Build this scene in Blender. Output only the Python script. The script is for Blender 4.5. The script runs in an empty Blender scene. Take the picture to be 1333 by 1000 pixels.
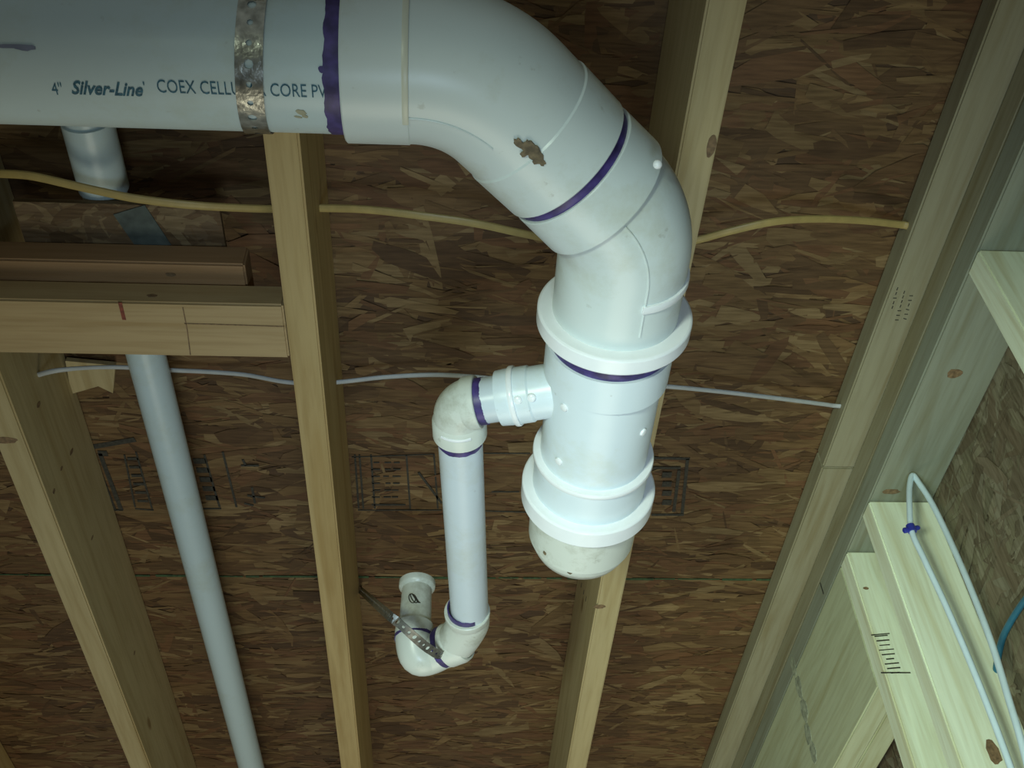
import bpy, bmesh, math, random
from mathutils import Vector, Matrix
random.seed(7)
sc = bpy.context.scene
COL = sc.collection

# ------------------------------------------------------------------ camera
CZ = 1.45                                   # eye height above the basement floor
FPX = 1393.7                                # focal length in pixels of a 1333 wide frame
PITCH, ROLL, YAW = 0.80552741, -0.04249946, 0.08217006
cy, sy = math.cos(YAW), math.sin(YAW); cp, sp = math.cos(PITCH), math.sin(PITCH); cr, sr = math.cos(ROLL), math.sin(ROLL)
MC = Matrix(((cr, -sr, 0), (sr, cr, 0), (0, 0, 1))) @ Matrix(((1, 0, 0), (0, sp, -cp), (0, cp, sp))) @ Matrix(((cy, -sy, 0), (sy, cy, 0), (0, 0, 1)))
MI = MC.inverted()
cam = bpy.data.cameras.new('camera'); co = bpy.data.objects.new('camera', cam); COL.objects.link(co)
cam.sensor_width = 36; cam.lens = FPX / 1333 * 36; cam.clip_start = 0.02
R = Matrix((MC[0], -MC[1], -MC[2])).transposed()
co.matrix_world = Matrix.Translation((0, 0, CZ)) @ R.to_4x4()
sc.camera = co

# ------------------------------------------------------------------ world, lamps, exposure
w = bpy.data.worlds.new('world'); sc.world = w; w.use_nodes = True
bg = w.node_tree.nodes['Background']; bg.inputs[0].default_value = (0.70, 0.80, 0.76, 1); bg.inputs[1].default_value = 0.22
def area(name, loc, target, size, energy, col):
    l = bpy.data.lights.new(name, 'AREA'); l.shape = 'RECTANGLE'; l.size, l.size_y = size; l.energy = energy; l.color = col
    o = bpy.data.objects.new(name, l); COL.objects.link(o); o.location = loc
    o.rotation_euler = (Vector(target) - Vector(loc)).to_track_quat('-Z', 'Y').to_euler()
    return o
area('floor_bounce_fill', (0.1, 2.3, 0.3), (0.1, 1.9, 2.4), (1.3, 1.3), 14, (1.0, 0.98, 0.78))  # added area lamp, stands in for daylight bounced off the floor
def spot(name, loc, target, energy, deg, col, soft):
    l = bpy.data.lights.new(name, 'SPOT'); l.energy = energy; l.color = col; l.spot_size = math.radians(deg); l.spot_blend = 1.0; l.shadow_soft_size = soft
    o = bpy.data.objects.new(name, l); COL.objects.link(o); o.location = loc; o.rotation_euler = (Vector(target) - Vector(loc)).to_track_quat('-Z', 'Y').to_euler()
spot('coupling_fill_spot', (0.05, 0.30, 0.90), (0.24, 1.15, 2.2), 36, 74, (0.58, 0.80, 1.0), 0.16)  # invented spot that brightens the couplings; its soft cone leaves the rest darker
spot('wall_fill_spot', (-0.70, -0.70, 1.00), (0.68, 1.50, 2.10), 165, 42, (0.82, 1.0, 0.80), 0.16)  # second invented spot, added to brighten the right wall studs and header
vs = sc.view_settings; vs.view_transform = 'Standard'; vs.look = 'None'; vs.gamma = 1; vs.use_curve_mapping = False; vs.exposure = 0.0

# ------------------------------------------------------------------ places from the photograph (real distances)
def ray(px, py): return MI @ Vector(((px - 666.5) / FPX, (py - 500) / FPX, 1))
def W(px, py, H):                            # point of the photograph on the level H above the eye
    r = ray(px, py); r *= H / r.z; return Vector((r.x, r.y, CZ + H))
def WY(px, py, Y):                           # ... on a plane Y = const
    r = ray(px, py); r *= Y / r.y; return Vector((r.x, r.y, CZ + r.z))
def WX(px, py, X):
    r = ray(px, py); r *= X / r.x; return Vector((r.x, r.y, CZ + r.z))

# ------------------------------------------------------------------ materials
def nodes(name):
    m = bpy.data.materials.new(name); m.use_nodes = True; nt = m.node_tree
    return m, nt, nt.nodes, nt.links, nt.nodes['Principled BSDF']
def ramp(N, stops):
    r = N.new('ShaderNodeValToRGB'); e = r.color_ramp.elements
    while len(e) < len(stops): e.new(0.5)
    for k, (p, c) in enumerate(stops): e[k].position = p; e[k].color = (*c, 1)
    return r
def flat(name, col, rough=0.5, metal=0.0, noise=0.15, scale=60, bump=0.0, spec=0.5, alpha=None):
    m, nt, N, L, B = nodes(name)
    tc = N.new('ShaderNodeTexCoord'); n = N.new('ShaderNodeTexNoise'); n.inputs['Scale'].default_value = scale; n.inputs['Detail'].default_value = 4
    L.new(tc.outputs['Object'], n.inputs['Vector'])
    r = ramp(N, [(0.3, tuple(c * (1 - noise) for c in col)), (0.7, tuple(min(1, c * (1 + noise)) for c in col))])
    L.new(n.outputs['Fac'], r.inputs[0]); L.new(r.outputs[0], B.inputs['Base Color'])
    B.inputs['Roughness'].default_value = rough; B.inputs['Metallic'].default_value = metal; B.inputs['Specular IOR Level'].default_value = spec
    if bump:
        b = N.new('ShaderNodeBump'); b.inputs['Strength'].default_value = bump; b.inputs['Distance'].default_value = 0.002
        L.new(n.outputs['Fac'], b.inputs['Height']); L.new(b.outputs[0], B.inputs['Normal'])
    return m
def pvc(name, col, dirt=0.25, rough=0.32, dscale=9):
    m, nt, N, L, B = nodes(name)
    tc = N.new('ShaderNodeTexCoord')
    n = N.new('ShaderNodeTexNoise'); n.inputs['Scale'].default_value = dscale; n.inputs['Detail'].default_value = 8; n.inputs['Roughness'].default_value = 0.7
    L.new(tc.outputs['Object'], n.inputs['Vector'])
    r = ramp(N, [(0.30, tuple(c * (1 - dirt) * k for c, k in zip(col, (1, 0.97, 0.88)))), (0.48, col), (0.8, tuple(min(1, c * 1.03) for c in col))])
    L.new(n.outputs['Fac'], r.inputs[0])
    n2 = N.new('ShaderNodeTexNoise'); n2.inputs['Scale'].default_value = 70; n2.inputs['Detail'].default_value = 3
    L.new(tc.outputs['Object'], n2.inputs['Vector'])
    r2 = ramp(N, [(0.24, (0.5, 0.47, 0.4)), (0.29, (1, 1, 1))]); L.new(n2.outputs['Fac'], r2.inputs[0])
    mx = N.new('ShaderNodeMix'); mx.data_type = 'RGBA'; mx.blend_type = 'MULTIPLY'; mx.inputs[0].default_value = 0.35
    L.new(r.outputs[0], mx.inputs[6]); L.new(r2.outputs[0], mx.inputs[7]); L.new(mx.outputs[2], B.inputs['Base Color'])
    B.inputs['Roughness'].default_value = rough
    b = N.new('ShaderNodeBump'); b.inputs['Strength'].default_value = 0.12; b.inputs['Distance'].default_value = 0.001
    L.new(n2.outputs['Fac'], b.inputs['Height']); L.new(b.outputs[0], B.inputs['Normal'])
    return m
def wood(name, axis, col, dark=0.84, knots=True):
    m, nt, N, L, B = nodes(name)
    tc = N.new('ShaderNodeTexCoord'); mp = N.new('ShaderNodeMapping')
    s = [22, 22, 22]; s[axis] = 1.3; mp.inputs['Scale'].default_value = s
    L.new(tc.outputs['Object'], mp.inputs['Vector'])
    oi = N.new('ShaderNodeObjectInfo'); ml = N.new('ShaderNodeMath'); ml.operation = 'MULTIPLY'; ml.inputs[1].default_value = 37
    L.new(oi.outputs['Random'], ml.inputs[0])
    cb = N.new('ShaderNodeCombineXYZ')
    for k in range(3): L.new(ml.outputs[0], cb.inputs[k])
    L.new(cb.outputs[0], mp.inputs['Location'])
    n = N.new('ShaderNodeTexNoise'); n.inputs['Scale'].default_value = 1.3; n.inputs['Detail'].default_value = 5; n.inputs['Distortion'].default_value = 1.2
    L.new(mp.outputs[0], n.inputs['Vector'])
    n1 = N.new('ShaderNodeTexNoise'); n1.inputs['Scale'].default_value = 7; n1.inputs['Detail'].default_value = 4
    L.new(mp.outputs[0], n1.inputs['Vector'])
    c2 = tuple(c * dark * k for c, k in zip(col, (1, 0.93, 0.8)))
    r = ramp(N, [(0.30, c2), (0.5, col), (0.75, tuple(min(1, c * 1.1) for c in col))]); L.new(n.outputs['Fac'], r.inputs[0])
    r1 = ramp(N, [(0.35, (0.86, 0.83, 0.77)), (0.55, (1, 1, 1))]); L.new(n1.outputs['Fac'], r1.inputs[0])
    mx = N.new('ShaderNodeMix'); mx.data_type = 'RGBA'; mx.blend_type = 'MULTIPLY'; mx.inputs[0].default_value = 0.7
    L.new(r.outputs[0], mx.inputs[6]); L.new(r1.outputs[0], mx.inputs[7]); out = mx.outputs[2]
    if knots:
        mp2 = N.new('ShaderNodeMapping'); s = [9, 9, 9]; s[axis] = 3.2; mp2.inputs['Scale'].default_value = s
        L.new(tc.outputs['Object'], mp2.inputs['Vector']); L.new(cb.outputs[0], mp2.inputs['Location'])
        v = N.new('ShaderNodeTexVoronoi'); v.inputs['Scale'].default_value = 1.0; L.new(mp2.outputs[0], v.inputs['Vector'])
        r2 = ramp(N, [(0.0, (0.32, 0.22, 0.13)), (0.055, (0.5, 0.38, 0.25)), (0.09, (1, 1, 1))]); L.new(v.outputs['Distance'], r2.inputs[0])
        m2 = N.new('ShaderNodeMix'); m2.data_type = 'RGBA'; m2.blend_type = 'MULTIPLY'; m2.inputs[0].default_value = 0.85
        L.new(out, m2.inputs[6]); L.new(r2.outputs[0], m2.inputs[7]); out = m2.outputs[2]
    L.new(out, B.inputs['Base Color']); B.inputs['Roughness'].default_value = 0.68; B.inputs['Specular IOR Level'].default_value = 0.3
    b = N.new('ShaderNodeBump'); b.inputs['Strength'].default_value = 0.25; b.inputs['Distance'].default_value = 0.001
    L.new(n1.outputs['Fac'], b.inputs['Height']); L.new(b.outputs[0], B.inputs['Normal'])
    return m
def osb_mat(name, axis):
    m, nt, N, L, B = nodes(name)
    at = N.new('ShaderNodeAttribute'); at.attribute_name = 'strand'
    tc = N.new('ShaderNodeTexCoord'); mp = N.new('ShaderNodeMapping'); s = [220, 220, 220]; s[axis] = 25; mp.inputs['Scale'].default_value = s
    L.new(tc.outputs['Object'], mp.inputs['Vector'])
    n = N.new('ShaderNodeTexNoise'); n.inputs['Scale'].default_value = 1; n.inputs['Detail'].default_value = 3; L.new(mp.outputs[0], n.inputs['Vector'])
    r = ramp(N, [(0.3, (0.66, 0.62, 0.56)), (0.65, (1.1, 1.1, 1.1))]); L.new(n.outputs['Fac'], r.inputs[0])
    mx = N.new('ShaderNodeMix'); mx.data_type = 'RGBA'; mx.blend_type = 'MULTIPLY'; mx.inputs[0].default_value = 1
    L.new(at.outputs['Color'], mx.inputs[6]); L.new(r.outputs[0], mx.inputs[7])
    L.new(mx.outputs[2], B.inputs['Base Color']); B.inputs['Roughness'].default_value = 0.6; B.inputs['Specular IOR Level'].default_value = 0.28
    b = N.new('ShaderNodeBump'); b.inputs['Strength'].default_value = 0.4; b.inputs['Distance'].default_value = 0.001
    L.new(n.outputs['Fac'], b.inputs['Height']); L.new(b.outputs[0], B.inputs['Normal'])
    return m
M = {}
M['pipe'] = pvc('pvc_pipe', (0.62, 0.74, 0.76), 0.08)
M['fit'] = pvc('pvc_fitting', (0.70, 0.77, 0.76), 0.14)
M['fitb'] = pvc('pvc_fitting_clean', (0.76, 0.85, 0.90), 0.08)
M['aged'] = pvc('pvc_aged', (0.70, 0.73, 0.66), 0.32, dscale=22)
M['thin'] = pvc('pvc_thin_pipe', (0.64, 0.71, 0.76), 0.08)
M['supply'] = pvc('pvc_vent_pipe', (0.56, 0.68, 0.70), 0.08)
M['bright'] = flat('pvc_lit_rim', (0.93, 0.95, 0.97), 0.25, noise=0.02)  # near-white: glare on flange rings and ribs is put into the colour
M['primer'] = flat('purple_primer', (0.060, 0.040, 0.17), 0.4, noise=0.45, scale=90)
M['ink'] = flat('blue_print_ink', (0.035, 0.13, 0.19), 0.5, noise=0.5, scale=400)
M['black'] = flat('black_stamp_ink', (0.035, 0.032, 0.022), 0.7, noise=0.5, scale=200)
M['steel'] = flat('galvanised_steel', (0.42, 0.41, 0.36), 0.28, metal=0.95, noise=0.35, scale=130, bump=0.3)
M['dsteel'] = flat('dull_galvanised_steel', (0.23, 0.23, 0.21), 0.45, metal=0.8, noise=0.35, scale=130, bump=0.3)
M['yellow'] = flat('yellow_cable_jacket', (0.43, 0.32, 0.11), 0.45, noise=0.1)
M['white'] = flat('white_cable_jacket', (0.46, 0.48, 0.47), 0.45, noise=0.06)
M['pale'] = flat('pale_cable_jacket', (0.66, 0.80, 0.84), 0.4, noise=0.04)
M['clip'] = flat('blue_plastic', (0.03, 0.04, 0.30), 0.35, noise=0.1)
M['teal'] = flat('teal_cable_jacket', (0.02, 0.13, 0.20), 0.4, noise=0.1)
M['glue'] = flat('brown_glue_smear', (0.16, 0.12, 0.065), 0.5, noise=0.6, scale=150)
M['knot'] = flat('knot_wood', (0.20, 0.125, 0.06), 0.7, noise=0.4, scale=200)
M['green'] = flat('green_edge_paint', (0.035, 0.075, 0.025), 0.7, noise=0.5, scale=120)
M['red'] = flat('red_crayon', (0.22, 0.05, 0.025), 0.7, noise=0.4, scale=200)
M['bluegrey'] = flat('blue_grey_paint', (0.075, 0.095, 0.085), 0.7, noise=0.35, scale=60)
M['nail'] = flat('nail_steel', (0.5, 0.5, 0.48), 0.35, metal=0.9)
M['concrete'] = flat('concrete', (0.42, 0.40, 0.36), 0.85, noise=0.2, scale=6, bump=0.3)
PINE = (0.50, 0.37, 0.165)
M['joist'] = wood('pine_joist', 1, PINE)
M['joistg'] = wood('pine_joist_pale', 1, (0.47, 0.38, 0.20))
M['block'] = wood('pine_blocking', 0, (0.47, 0.34, 0.17))
M['blockd'] = wood('pine_blocking_dark', 0, (0.36, 0.22, 0.11))
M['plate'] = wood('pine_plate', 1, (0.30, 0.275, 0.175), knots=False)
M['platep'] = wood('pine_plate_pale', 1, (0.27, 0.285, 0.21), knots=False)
M['header'] = wood('pine_header', 1, (0.50, 0.53, 0.34), knots=False)
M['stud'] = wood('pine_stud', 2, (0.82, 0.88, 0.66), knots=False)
M['osb'] = osb_mat('oriented_strand_board', 0)
M['osbw'] = osb_mat('oriented_strand_board_wall', 2)

# ------------------------------------------------------------------ mesh helpers
def tag(o, label, cat, group=None):
    o['label'] = label; o['category'] = cat
    if group: o['group'] = group
    return o
def link(name, me, mat, parent=None, loc=None):
    o = bpy.data.objects.new(name, me); COL.objects.link(o)
    if mat: me.materials.append(mat)
    if parent: o.parent = parent
    if loc is not None: o.location = loc
    return o
def empty(name, loc=(0, 0, 0)):
    o = bpy.data.objects.new(name, None); COL.objects.link(o); o.location = loc; o.empty_display_size = 0.05; return o
def fin(bm, name, mat, parent=None, smooth=True, ang=35, origin=None):
    """the mesh is in world coordinates; its origin is moved to `origin`, or its parent's"""
    bmesh.ops.recalc_face_normals(bm, faces=bm.faces)
    if smooth:
        for f in bm.faces: f.smooth = True
        for e in bm.edges:
            if len(e.link_faces) == 2 and e.calc_face_angle(0) > math.radians(ang): e.smooth = False
    par_off = Vector((0, 0, 0)); q = parent
    while q: par_off += q.location; q = q.parent
    if origin is None: origin = par_off if parent else Vector((0, 0, 0))
    origin = Vector(origin); bmesh.ops.translate(bm, verts=bm.verts, vec=-origin)
    me = bpy.data.meshes.new(name); bm.to_mesh(me); bm.free()
    return link(name, me, mat, parent, origin - par_off)
def frame(d):
    d = d.normalized(); a = Vector((0, 0, 1)) if abs(d.z) < 0.9 else Vector((1, 0, 0))
    u = a.cross(d).normalized(); return u, d.cross(u)
def rings(bm, R_, close=False, cap0=True, cap1=True):
    V = [[bm.verts.new(p) for p in r] for r in R_]; n = len(V[0])
    pairs = list(zip(V, V[1:])) + ([(V[-1], V[0])] if close else [])
    for a, b in pairs:
        for k in range(n): bm.faces.new((a[k], a[(k + 1) % n], b[(k + 1) % n], b[k]))
    if not close:
        if cap0: bm.faces.new(V[0][::-1])
        if cap1: bm.faces.new(V[-1])
def lathe(bm, o, d, prof, seg=64, close=False, cap=True):
    o = Vector(o); d = Vector(d).normalized(); u, v = frame(d)
    rings(bm, [[o + d * t + (u * math.cos(a) + v * math.sin(a)) * r for a in (2 * math.pi * k / seg for k in range(seg))] for t, r in prof], close, cap, cap)
def catmull(P, n=8):
    P = [Vector(p) for p in P]; Q = [P[0] * 2 - P[1]] + P + [P[-1] * 2 - P[-2]]; out = []
    for i in range(1, len(Q) - 2):
        a, b, c, d = Q[i - 1:i + 3]
        for k in range(n):
            t = k / n; out.append(0.5 * ((2 * b) + (c - a) * t + (2 * a - 5 * b + 4 * c - d) * t * t + (3 * b - a - 3 * c + d) * t ** 3))
    out.append(P[-1]); return out
def sweep(bm, P, r, seg=32, flatten=1.0, flat_dir=None, cap=True):
    P = [Vector(p) for p in P]; n = len(P); rr = r if isinstance(r, (list, tuple)) else [r] * n
    T = [(P[min(i + 1, n - 1)] - P[max(i - 1, 0)]).normalized() for i in range(n)]
    u, _ = frame(T[0]); R_ = []
    if flat_dir is not None: u = Vector(flat_dir)
    for i in range(n):
        if flat_dir is not None: u = Vector(flat_dir)
        u = (u - T[i] * u.dot(T[i])).normalized(); v = T[i].cross(u)
        R_.append([P[i] + (u * math.cos(a) * flatten + v * math.sin(a)) * rr[i] for a in (2 * math.pi * k / seg for k in range(seg))])
    rings(bm, R_, cap0=cap, cap1=cap)
def arc_bend(A, C, B, rad, n=14):
    """centre line A -> corner C -> B with a round bend"""
    A, C, B = Vector(A), Vector(C), Vector(B); a = (A - C).normalized(); b = (B - C).normalized()
    th = a.angle(b); L = rad / math.tan(th / 2); p0 = C + a * L; p1 = C + b * L
    ctr = C + (a + b).normalized() * (rad / math.sin(th / 2)); out = []
    v0 = p0 - ctr; v1 = p1 - ctr; tot = v0.angle(v1)
    for k in range(n + 1):
        s = k / n; out.append(ctr + (v0 * math.sin((1 - s) * tot) + v1 * math.sin(s * tot)) / math.sin(tot))
    return out
def board(name, x0, x1, y0, y1, z0, z1, mat, parent=None, bev=0.0025, warp=0.0):
    bm = bmesh.new(); bmesh.ops.create_cube(bm, size=1)
    c = Vector(((x0 + x1) / 2, (y0 + y1) / 2, (z0 + z1) / 2)); s = Vector((x1 - x0, y1 - y0, z1 - z0))
    for v in bm.verts: v.co = Vector((v.co.x * s.x, v.co.y * s.y, v.co.z * s.z)) + c
    if bev: bmesh.ops.bevel(bm, geom=bm.edges[:], offset=bev, segments=2, affect='EDGES')
    base = Vector((c.x, min(y0, y1), z0)) if parent is None else None
    return fin(bm, name, mat, parent, smooth=True, ang=50, origin=Vector((c.x, c.y, z0)))
def disc(bm, c, n, ax, a, b, th=0.0004, seg=14, jit=0.15):
    """thin raised oval on a face: normal n, long axis ax"""
    n = Vector(n).normalized(); u = Vector(ax); u = (u - n * u.dot(n)).normalized(); v = n.cross(u); c = Vector(c)
    js = [1 + random.uniform(-jit, jit) for _ in range(seg)]
    R_ = [[c + n * t + (u * math.cos(q) * a + v * math.sin(q) * b) * js[k] * s for k, q in enumerate(2 * math.pi * k / seg for k in range(seg))] for t, s in ((-0.0003, 1), (th, 0.96))]
    rings(bm, R_)
def bar(bm, c, n, ax, L_, Wd, th=0.0006):
    n = Vector(n).normalized(); u = Vector(ax); u = (u - n * u.dot(n)).normalized(); v = n.cross(u); c = Vector(c)
    R_ = [[c + n * t + u * a * L_ / 2 + v * b * Wd / 2 for a, b in ((-1, -1), (1, -1), (1, 1), (-1, 1))] for t in (-0.0002, th)]
    rings(bm, R_)
def knot(parent, p, n, ax, a, b, mat='knot'):
    bm = bmesh.new(); disc(bm, p, n, ax, a, b); return fin(bm, 'knot', M[mat], parent, smooth=False)

# ------------------------------------------------------------------ levels (height above the eye)
HJ = 1.000            # underside of the joists
HO = 1.184            # underside of the subfloor
ZJ, ZO = CZ + HJ, CZ + HO
XW0, XW1 = 0.655, 0.757   # framed wall: room face, sheathing

# ------------------------------------------------------------------ floor, ceiling, right wall
bm = bmesh.new(); bmesh.ops.create_grid(bm, x_segments=12, y_segments=12, size=1)
for v in bm.verts: v.co = Vector((-1.7 + v.co.x * 2.5, 0.9 + v.co.y * 3.2, 0))
fl = fin(bm, 'floor', M['concrete'], smooth=False); fl['kind'] = 'structure'

def strands(name, parent, mat, fn, u0, u1, v0, v1, count, pal, lmin, lmax, ang_sd, seed, sub=1.0):
    """pressed wood strands: thin irregular flakes laid over one another, joined as one part"""
    rd = random.Random(seed); vs_, fs, cols = [], [], []
    off = Vector((0, 0, 0)); q = parent
    while q: off += q.location; q = q.parent
    for i in range(count):
        cu = rd.uniform(u0, u1); cv = rd.uniform(v0, v1)
        L_ = rd.uniform(lmin, lmax) * sub; Wd = rd.choice((0.35, 0.6, 0.9, 1.3, 2.0, 2.6)) * rd.uniform(0.009, 0.017) * sub
        a = rd.gauss(0, ang_sd) if rd.random() < 0.88 else rd.uniform(-1.5, 1.5)
        ca, sa = math.cos(a), math.sin(a); base = len(vs_)
        h0 = rd.uniform(0.0, 0.0016); tu = rd.uniform(-0.014, 0.014); tv = rd.uniform(-0.05, 0.05)
        pts = [(-0.5, rd.uniform(-.5, -.1)), (-0.2, -0.5), (0.25, rd.uniform(-.5, -.35)), (0.5, rd.uniform(-.4, 0)), (0.46, rd.uniform(.1, .5)), (0.1, 0.5), (-0.3, rd.uniform(.35, .5)), (-0.48, rd.uniform(.05, .4))]
        for x, y in pts:
            x *= L_; y *= Wd; U = cu + x * ca - y * sa; V = cv + x * sa + y * ca
            U = min(max(U, u0), u1); V = min(max(V, v0), v1)
            vs_.append(fn(U, V, max(0.0001, h0 + x * tu + y * tv)) - off)
        fs.append(tuple(range(base, base + 8)))
        c = rd.choice(pal); k = rd.uniform(0.88, 1.12); cols += [(c[0] * k, c[1] * k, c[2] * k, 1)] * 8
    me = bpy.data.meshes.new(name); me.from_pydata(vs_, [], fs)
    at = me.color_attributes.new('strand', 'FLOAT_COLOR', 'CORNER')
    at.data.foreach_set('color', [x for c in cols for x in c])
    o = link(name, me, mat, parent); o['kind'] = 'stuff'; return o
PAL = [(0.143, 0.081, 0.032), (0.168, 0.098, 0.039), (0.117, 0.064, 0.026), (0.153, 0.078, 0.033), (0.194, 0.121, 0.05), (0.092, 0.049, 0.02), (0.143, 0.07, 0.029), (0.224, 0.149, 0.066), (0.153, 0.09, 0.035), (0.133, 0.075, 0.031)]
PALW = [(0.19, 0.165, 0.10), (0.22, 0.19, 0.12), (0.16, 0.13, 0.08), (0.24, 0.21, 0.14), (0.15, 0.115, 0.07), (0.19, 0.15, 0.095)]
def osb_color(o, c):
    me = o.data; at = me.color_attributes.new('strand', 'FLOAT_COLOR', 'CORNER'); at.data.foreach_set('color', [*c, 1] * len(me.loops))
YS = W(600, 752, HO).y                       # tongue-and-groove seam with green painted edge
ceil = empty('ceiling', (0, 0, ZO)); ceil['kind'] = 'structure'
CX0, CX1, CY0, CY1 = -1.35, 0.72, -0.35, 3.3
for k, (a, b) in enumerate(((CY0, YS - 0.0012), (YS + 0.0012, CY1))):
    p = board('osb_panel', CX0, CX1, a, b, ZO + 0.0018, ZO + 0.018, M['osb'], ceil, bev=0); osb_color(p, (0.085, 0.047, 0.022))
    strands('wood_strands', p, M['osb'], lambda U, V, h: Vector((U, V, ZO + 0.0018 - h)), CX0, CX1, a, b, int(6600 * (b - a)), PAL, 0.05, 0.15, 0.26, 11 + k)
bm = bmesh.new()
x = CX0
while x < 0.60:                              # green edge paint, worn into dashes
    L_ = random.uniform(0.02, 0.12); bar(bm, (x + L_ / 2, YS + random.uniform(-.0008, .0008), ZO - 0.0003), (0, 0, -1), (1, 0, 0), L_, random.uniform(0.003, 0.006)); x += L_ + random.uniform(0, 0.012)
o = fin(bm, 'green_edge_line', M['green'], ceil, smooth=False); o['label'] = 'thin green painted line along the panel seam'

wr = empty('wall_right', (XW1, 0, 0)); wr['kind'] = 'structure'
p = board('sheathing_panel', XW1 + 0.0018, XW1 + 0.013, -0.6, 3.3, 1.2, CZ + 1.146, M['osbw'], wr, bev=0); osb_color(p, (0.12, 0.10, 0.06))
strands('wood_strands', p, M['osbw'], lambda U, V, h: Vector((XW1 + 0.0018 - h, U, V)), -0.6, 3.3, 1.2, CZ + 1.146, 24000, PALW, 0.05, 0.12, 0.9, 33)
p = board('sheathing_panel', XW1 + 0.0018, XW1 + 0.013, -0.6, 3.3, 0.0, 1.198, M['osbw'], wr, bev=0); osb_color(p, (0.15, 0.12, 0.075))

# ------------------------------------------------------------------ joists
def joist(x0, x1, label, mat, y0=CY0, y1=3.3):
    o = board('floor_joist', x0, x1, y0, y1, ZJ, ZO - 0.0002, mat); tag(o, label, 'joist', 'floor joists under the subfloor'); return o
J2 = joist(-0.202, -0.164, 'yellow pine floor joist between the thin grey pipe and the small drain branch', M['joist'])
J3 = joist(0.2415, 0.281, 'pine floor joist running above the large white drain coupling', M['joistg'])
J1 = joist(-0.607, -0.567, 'pine floor joist left of the thin grey pipe, its wide side in view', M['joistg'])
J0 = joist(-1.012, -0.972, 'floor joist showing only a sliver in the bottom left corner', M['joist'])
for j, pts in ((J3, [(780, 790, .010, .006, 'knot'), (893, 283, .006, .0045, 'knot')]), (J1, [(8, 573, .016, .007, 'knot')])):
    for px, py, a, b, m_ in pts: knot(j, W(px, py, HJ) + Vector((0, 0, 0)), (0, 0, -1), (1, 0, 0), a, b, m_)
for px, py in ((50, 527), (93, 588), (80, 610), (70, 640), (160, 690), (175, 850), (120, 700)):
    q = WX(px, py, -0.567); knot(J1, q, (1, 0, 0), (0, .2, 1), random.uniform(.004, .009), random.uniform(.002, .004))
bm = bmesh.new(); disc(bm, W(926, 190, HJ), (0, 0, -1), (0, 1, 0), 0.014, 0.005)
o = fin(bm, 'bark_edge', M['knot'], J3, smooth=False); o['label'] = 'dark bark left on the joist edge'
for k in range(3):
    bm = bmesh.new(); bar(bm, WX(757 + k * 3, 762 + k * 9, 0.2415), (-1, 0, 0), (0, 1, 0), 0.012, 0.002); fin(bm, 'pencil_mark', M['black'], J3, smooth=False)

# blocking between the two left joists
yb0, yb1 = W(100, 392, 1.0).y, W(100, 462, 1.0).y
b1 = board('blocking', -0.567, -0.203, yb0, yb1, ZJ, ZJ + 0.038, M['block']); tag(b1, 'pine blocking laid flat between two joists, a red crayon mark on it', 'blocking')
bm = bmesh.new(); bar(bm, W(159, 405, HJ), (0, 0, -1), W(162, 418, HJ) - W(156, 394, HJ), 0.027, 0.0045)
o = fin(bm, 'crayon_mark', M['red'], b1, smooth=False); o['label'] = 'short red crayon stroke'
bm = bmesh.new()
for a, b in (((240, 421), (310, 423)), ((310, 423), (370, 425)), ((238, 400), (244, 430)), ((244, 430), (248, 462))):
    A, B = W(*a, HJ), W(*b, HJ); bar(bm, (A + B) / 2, (0, 0, -1), B - A, (B - A).length, 0.0012)
fin(bm, 'crack', M['knot'], b1, smooth=False)
xe = W(320, 358, 1.038).x
b2 = board('blocking', -0.567, xe, yb0 - 0.030, yb1 - 0.02, ZJ + 0.0385, ZJ + 0.076, M['blockd']); tag(b2, 'short reddish pine block lying on top of the flat blocking', 'blocking')
for px, py in ((222, 358), (198, 385)):
    knot(b2 if py < 370 else b1, W(px, py, 1.038 if py < 370 else 1.02) if py < 370 else WY(px, py, yb0), (0, 0, -1) if py < 370 else (0, -1, 0), (1, 0, 0), .006, .003)
# scrap of strand board resting on the blocks
ya, yb = W(150, 266, 1.076).y, yb1 - 0.03
xa, xb = W(28, 300, 1.076).x, W(290, 300, 1.076).x
sc_ = board('scrap_board', xa, xb, ya, yb, CZ + 1.0768, CZ + 1.0835, M['osb'], bev=0); osb_color(sc_, (0.15, 0.10, 0.05))
tag(sc_, 'scrap of strand board with a blue grey paint stripe lying above the blocking', 'board')
PALS = [(0.17, 0.11, 0.055), (0.13, 0.08, 0.04), (0.21, 0.15, 0.08), (0.15, 0.10, 0.055)]
strands('wood_strands', sc_, M['osb'], lambda U, V, h: Vector((U, V, CZ + 1.0768 - h * 0.5)), xa, xb, ya, yb, 700, PALS, 0.02, 0.06, 0.8, 5)
bm = bmesh.new()
A, B = W(168, 273, 1.0755), W(215, 342, 1.0755); bar(bm, (A + B) / 2, (0, 0, -1), B - A, (B - A).length, 0.042)
o = fin(bm, 'paint_stripe', M['bluegrey'], sc_, smooth=False); o['label'] = 'blue grey paint stripe'
# triangular scrap by the pipe under the blocking
bm = bmesh.new()
pts = [W(85, 470, 1.17), W(150, 476, 1.17), W(147, 512, 1.17), W(128, 503, 1.17), W(93, 513, 1.17)]
rings(bm, [[p + Vector((0, 0, t)) for p in pts] for t in (0, 0.008)])
o = fin(bm, 'scrap_shim', M['joistg'], smooth=False, origin=W(110, 480, 1.17)); tag(o, 'small pale wood scrap tucked against the left joist below the blocking', 'scrap')

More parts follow.
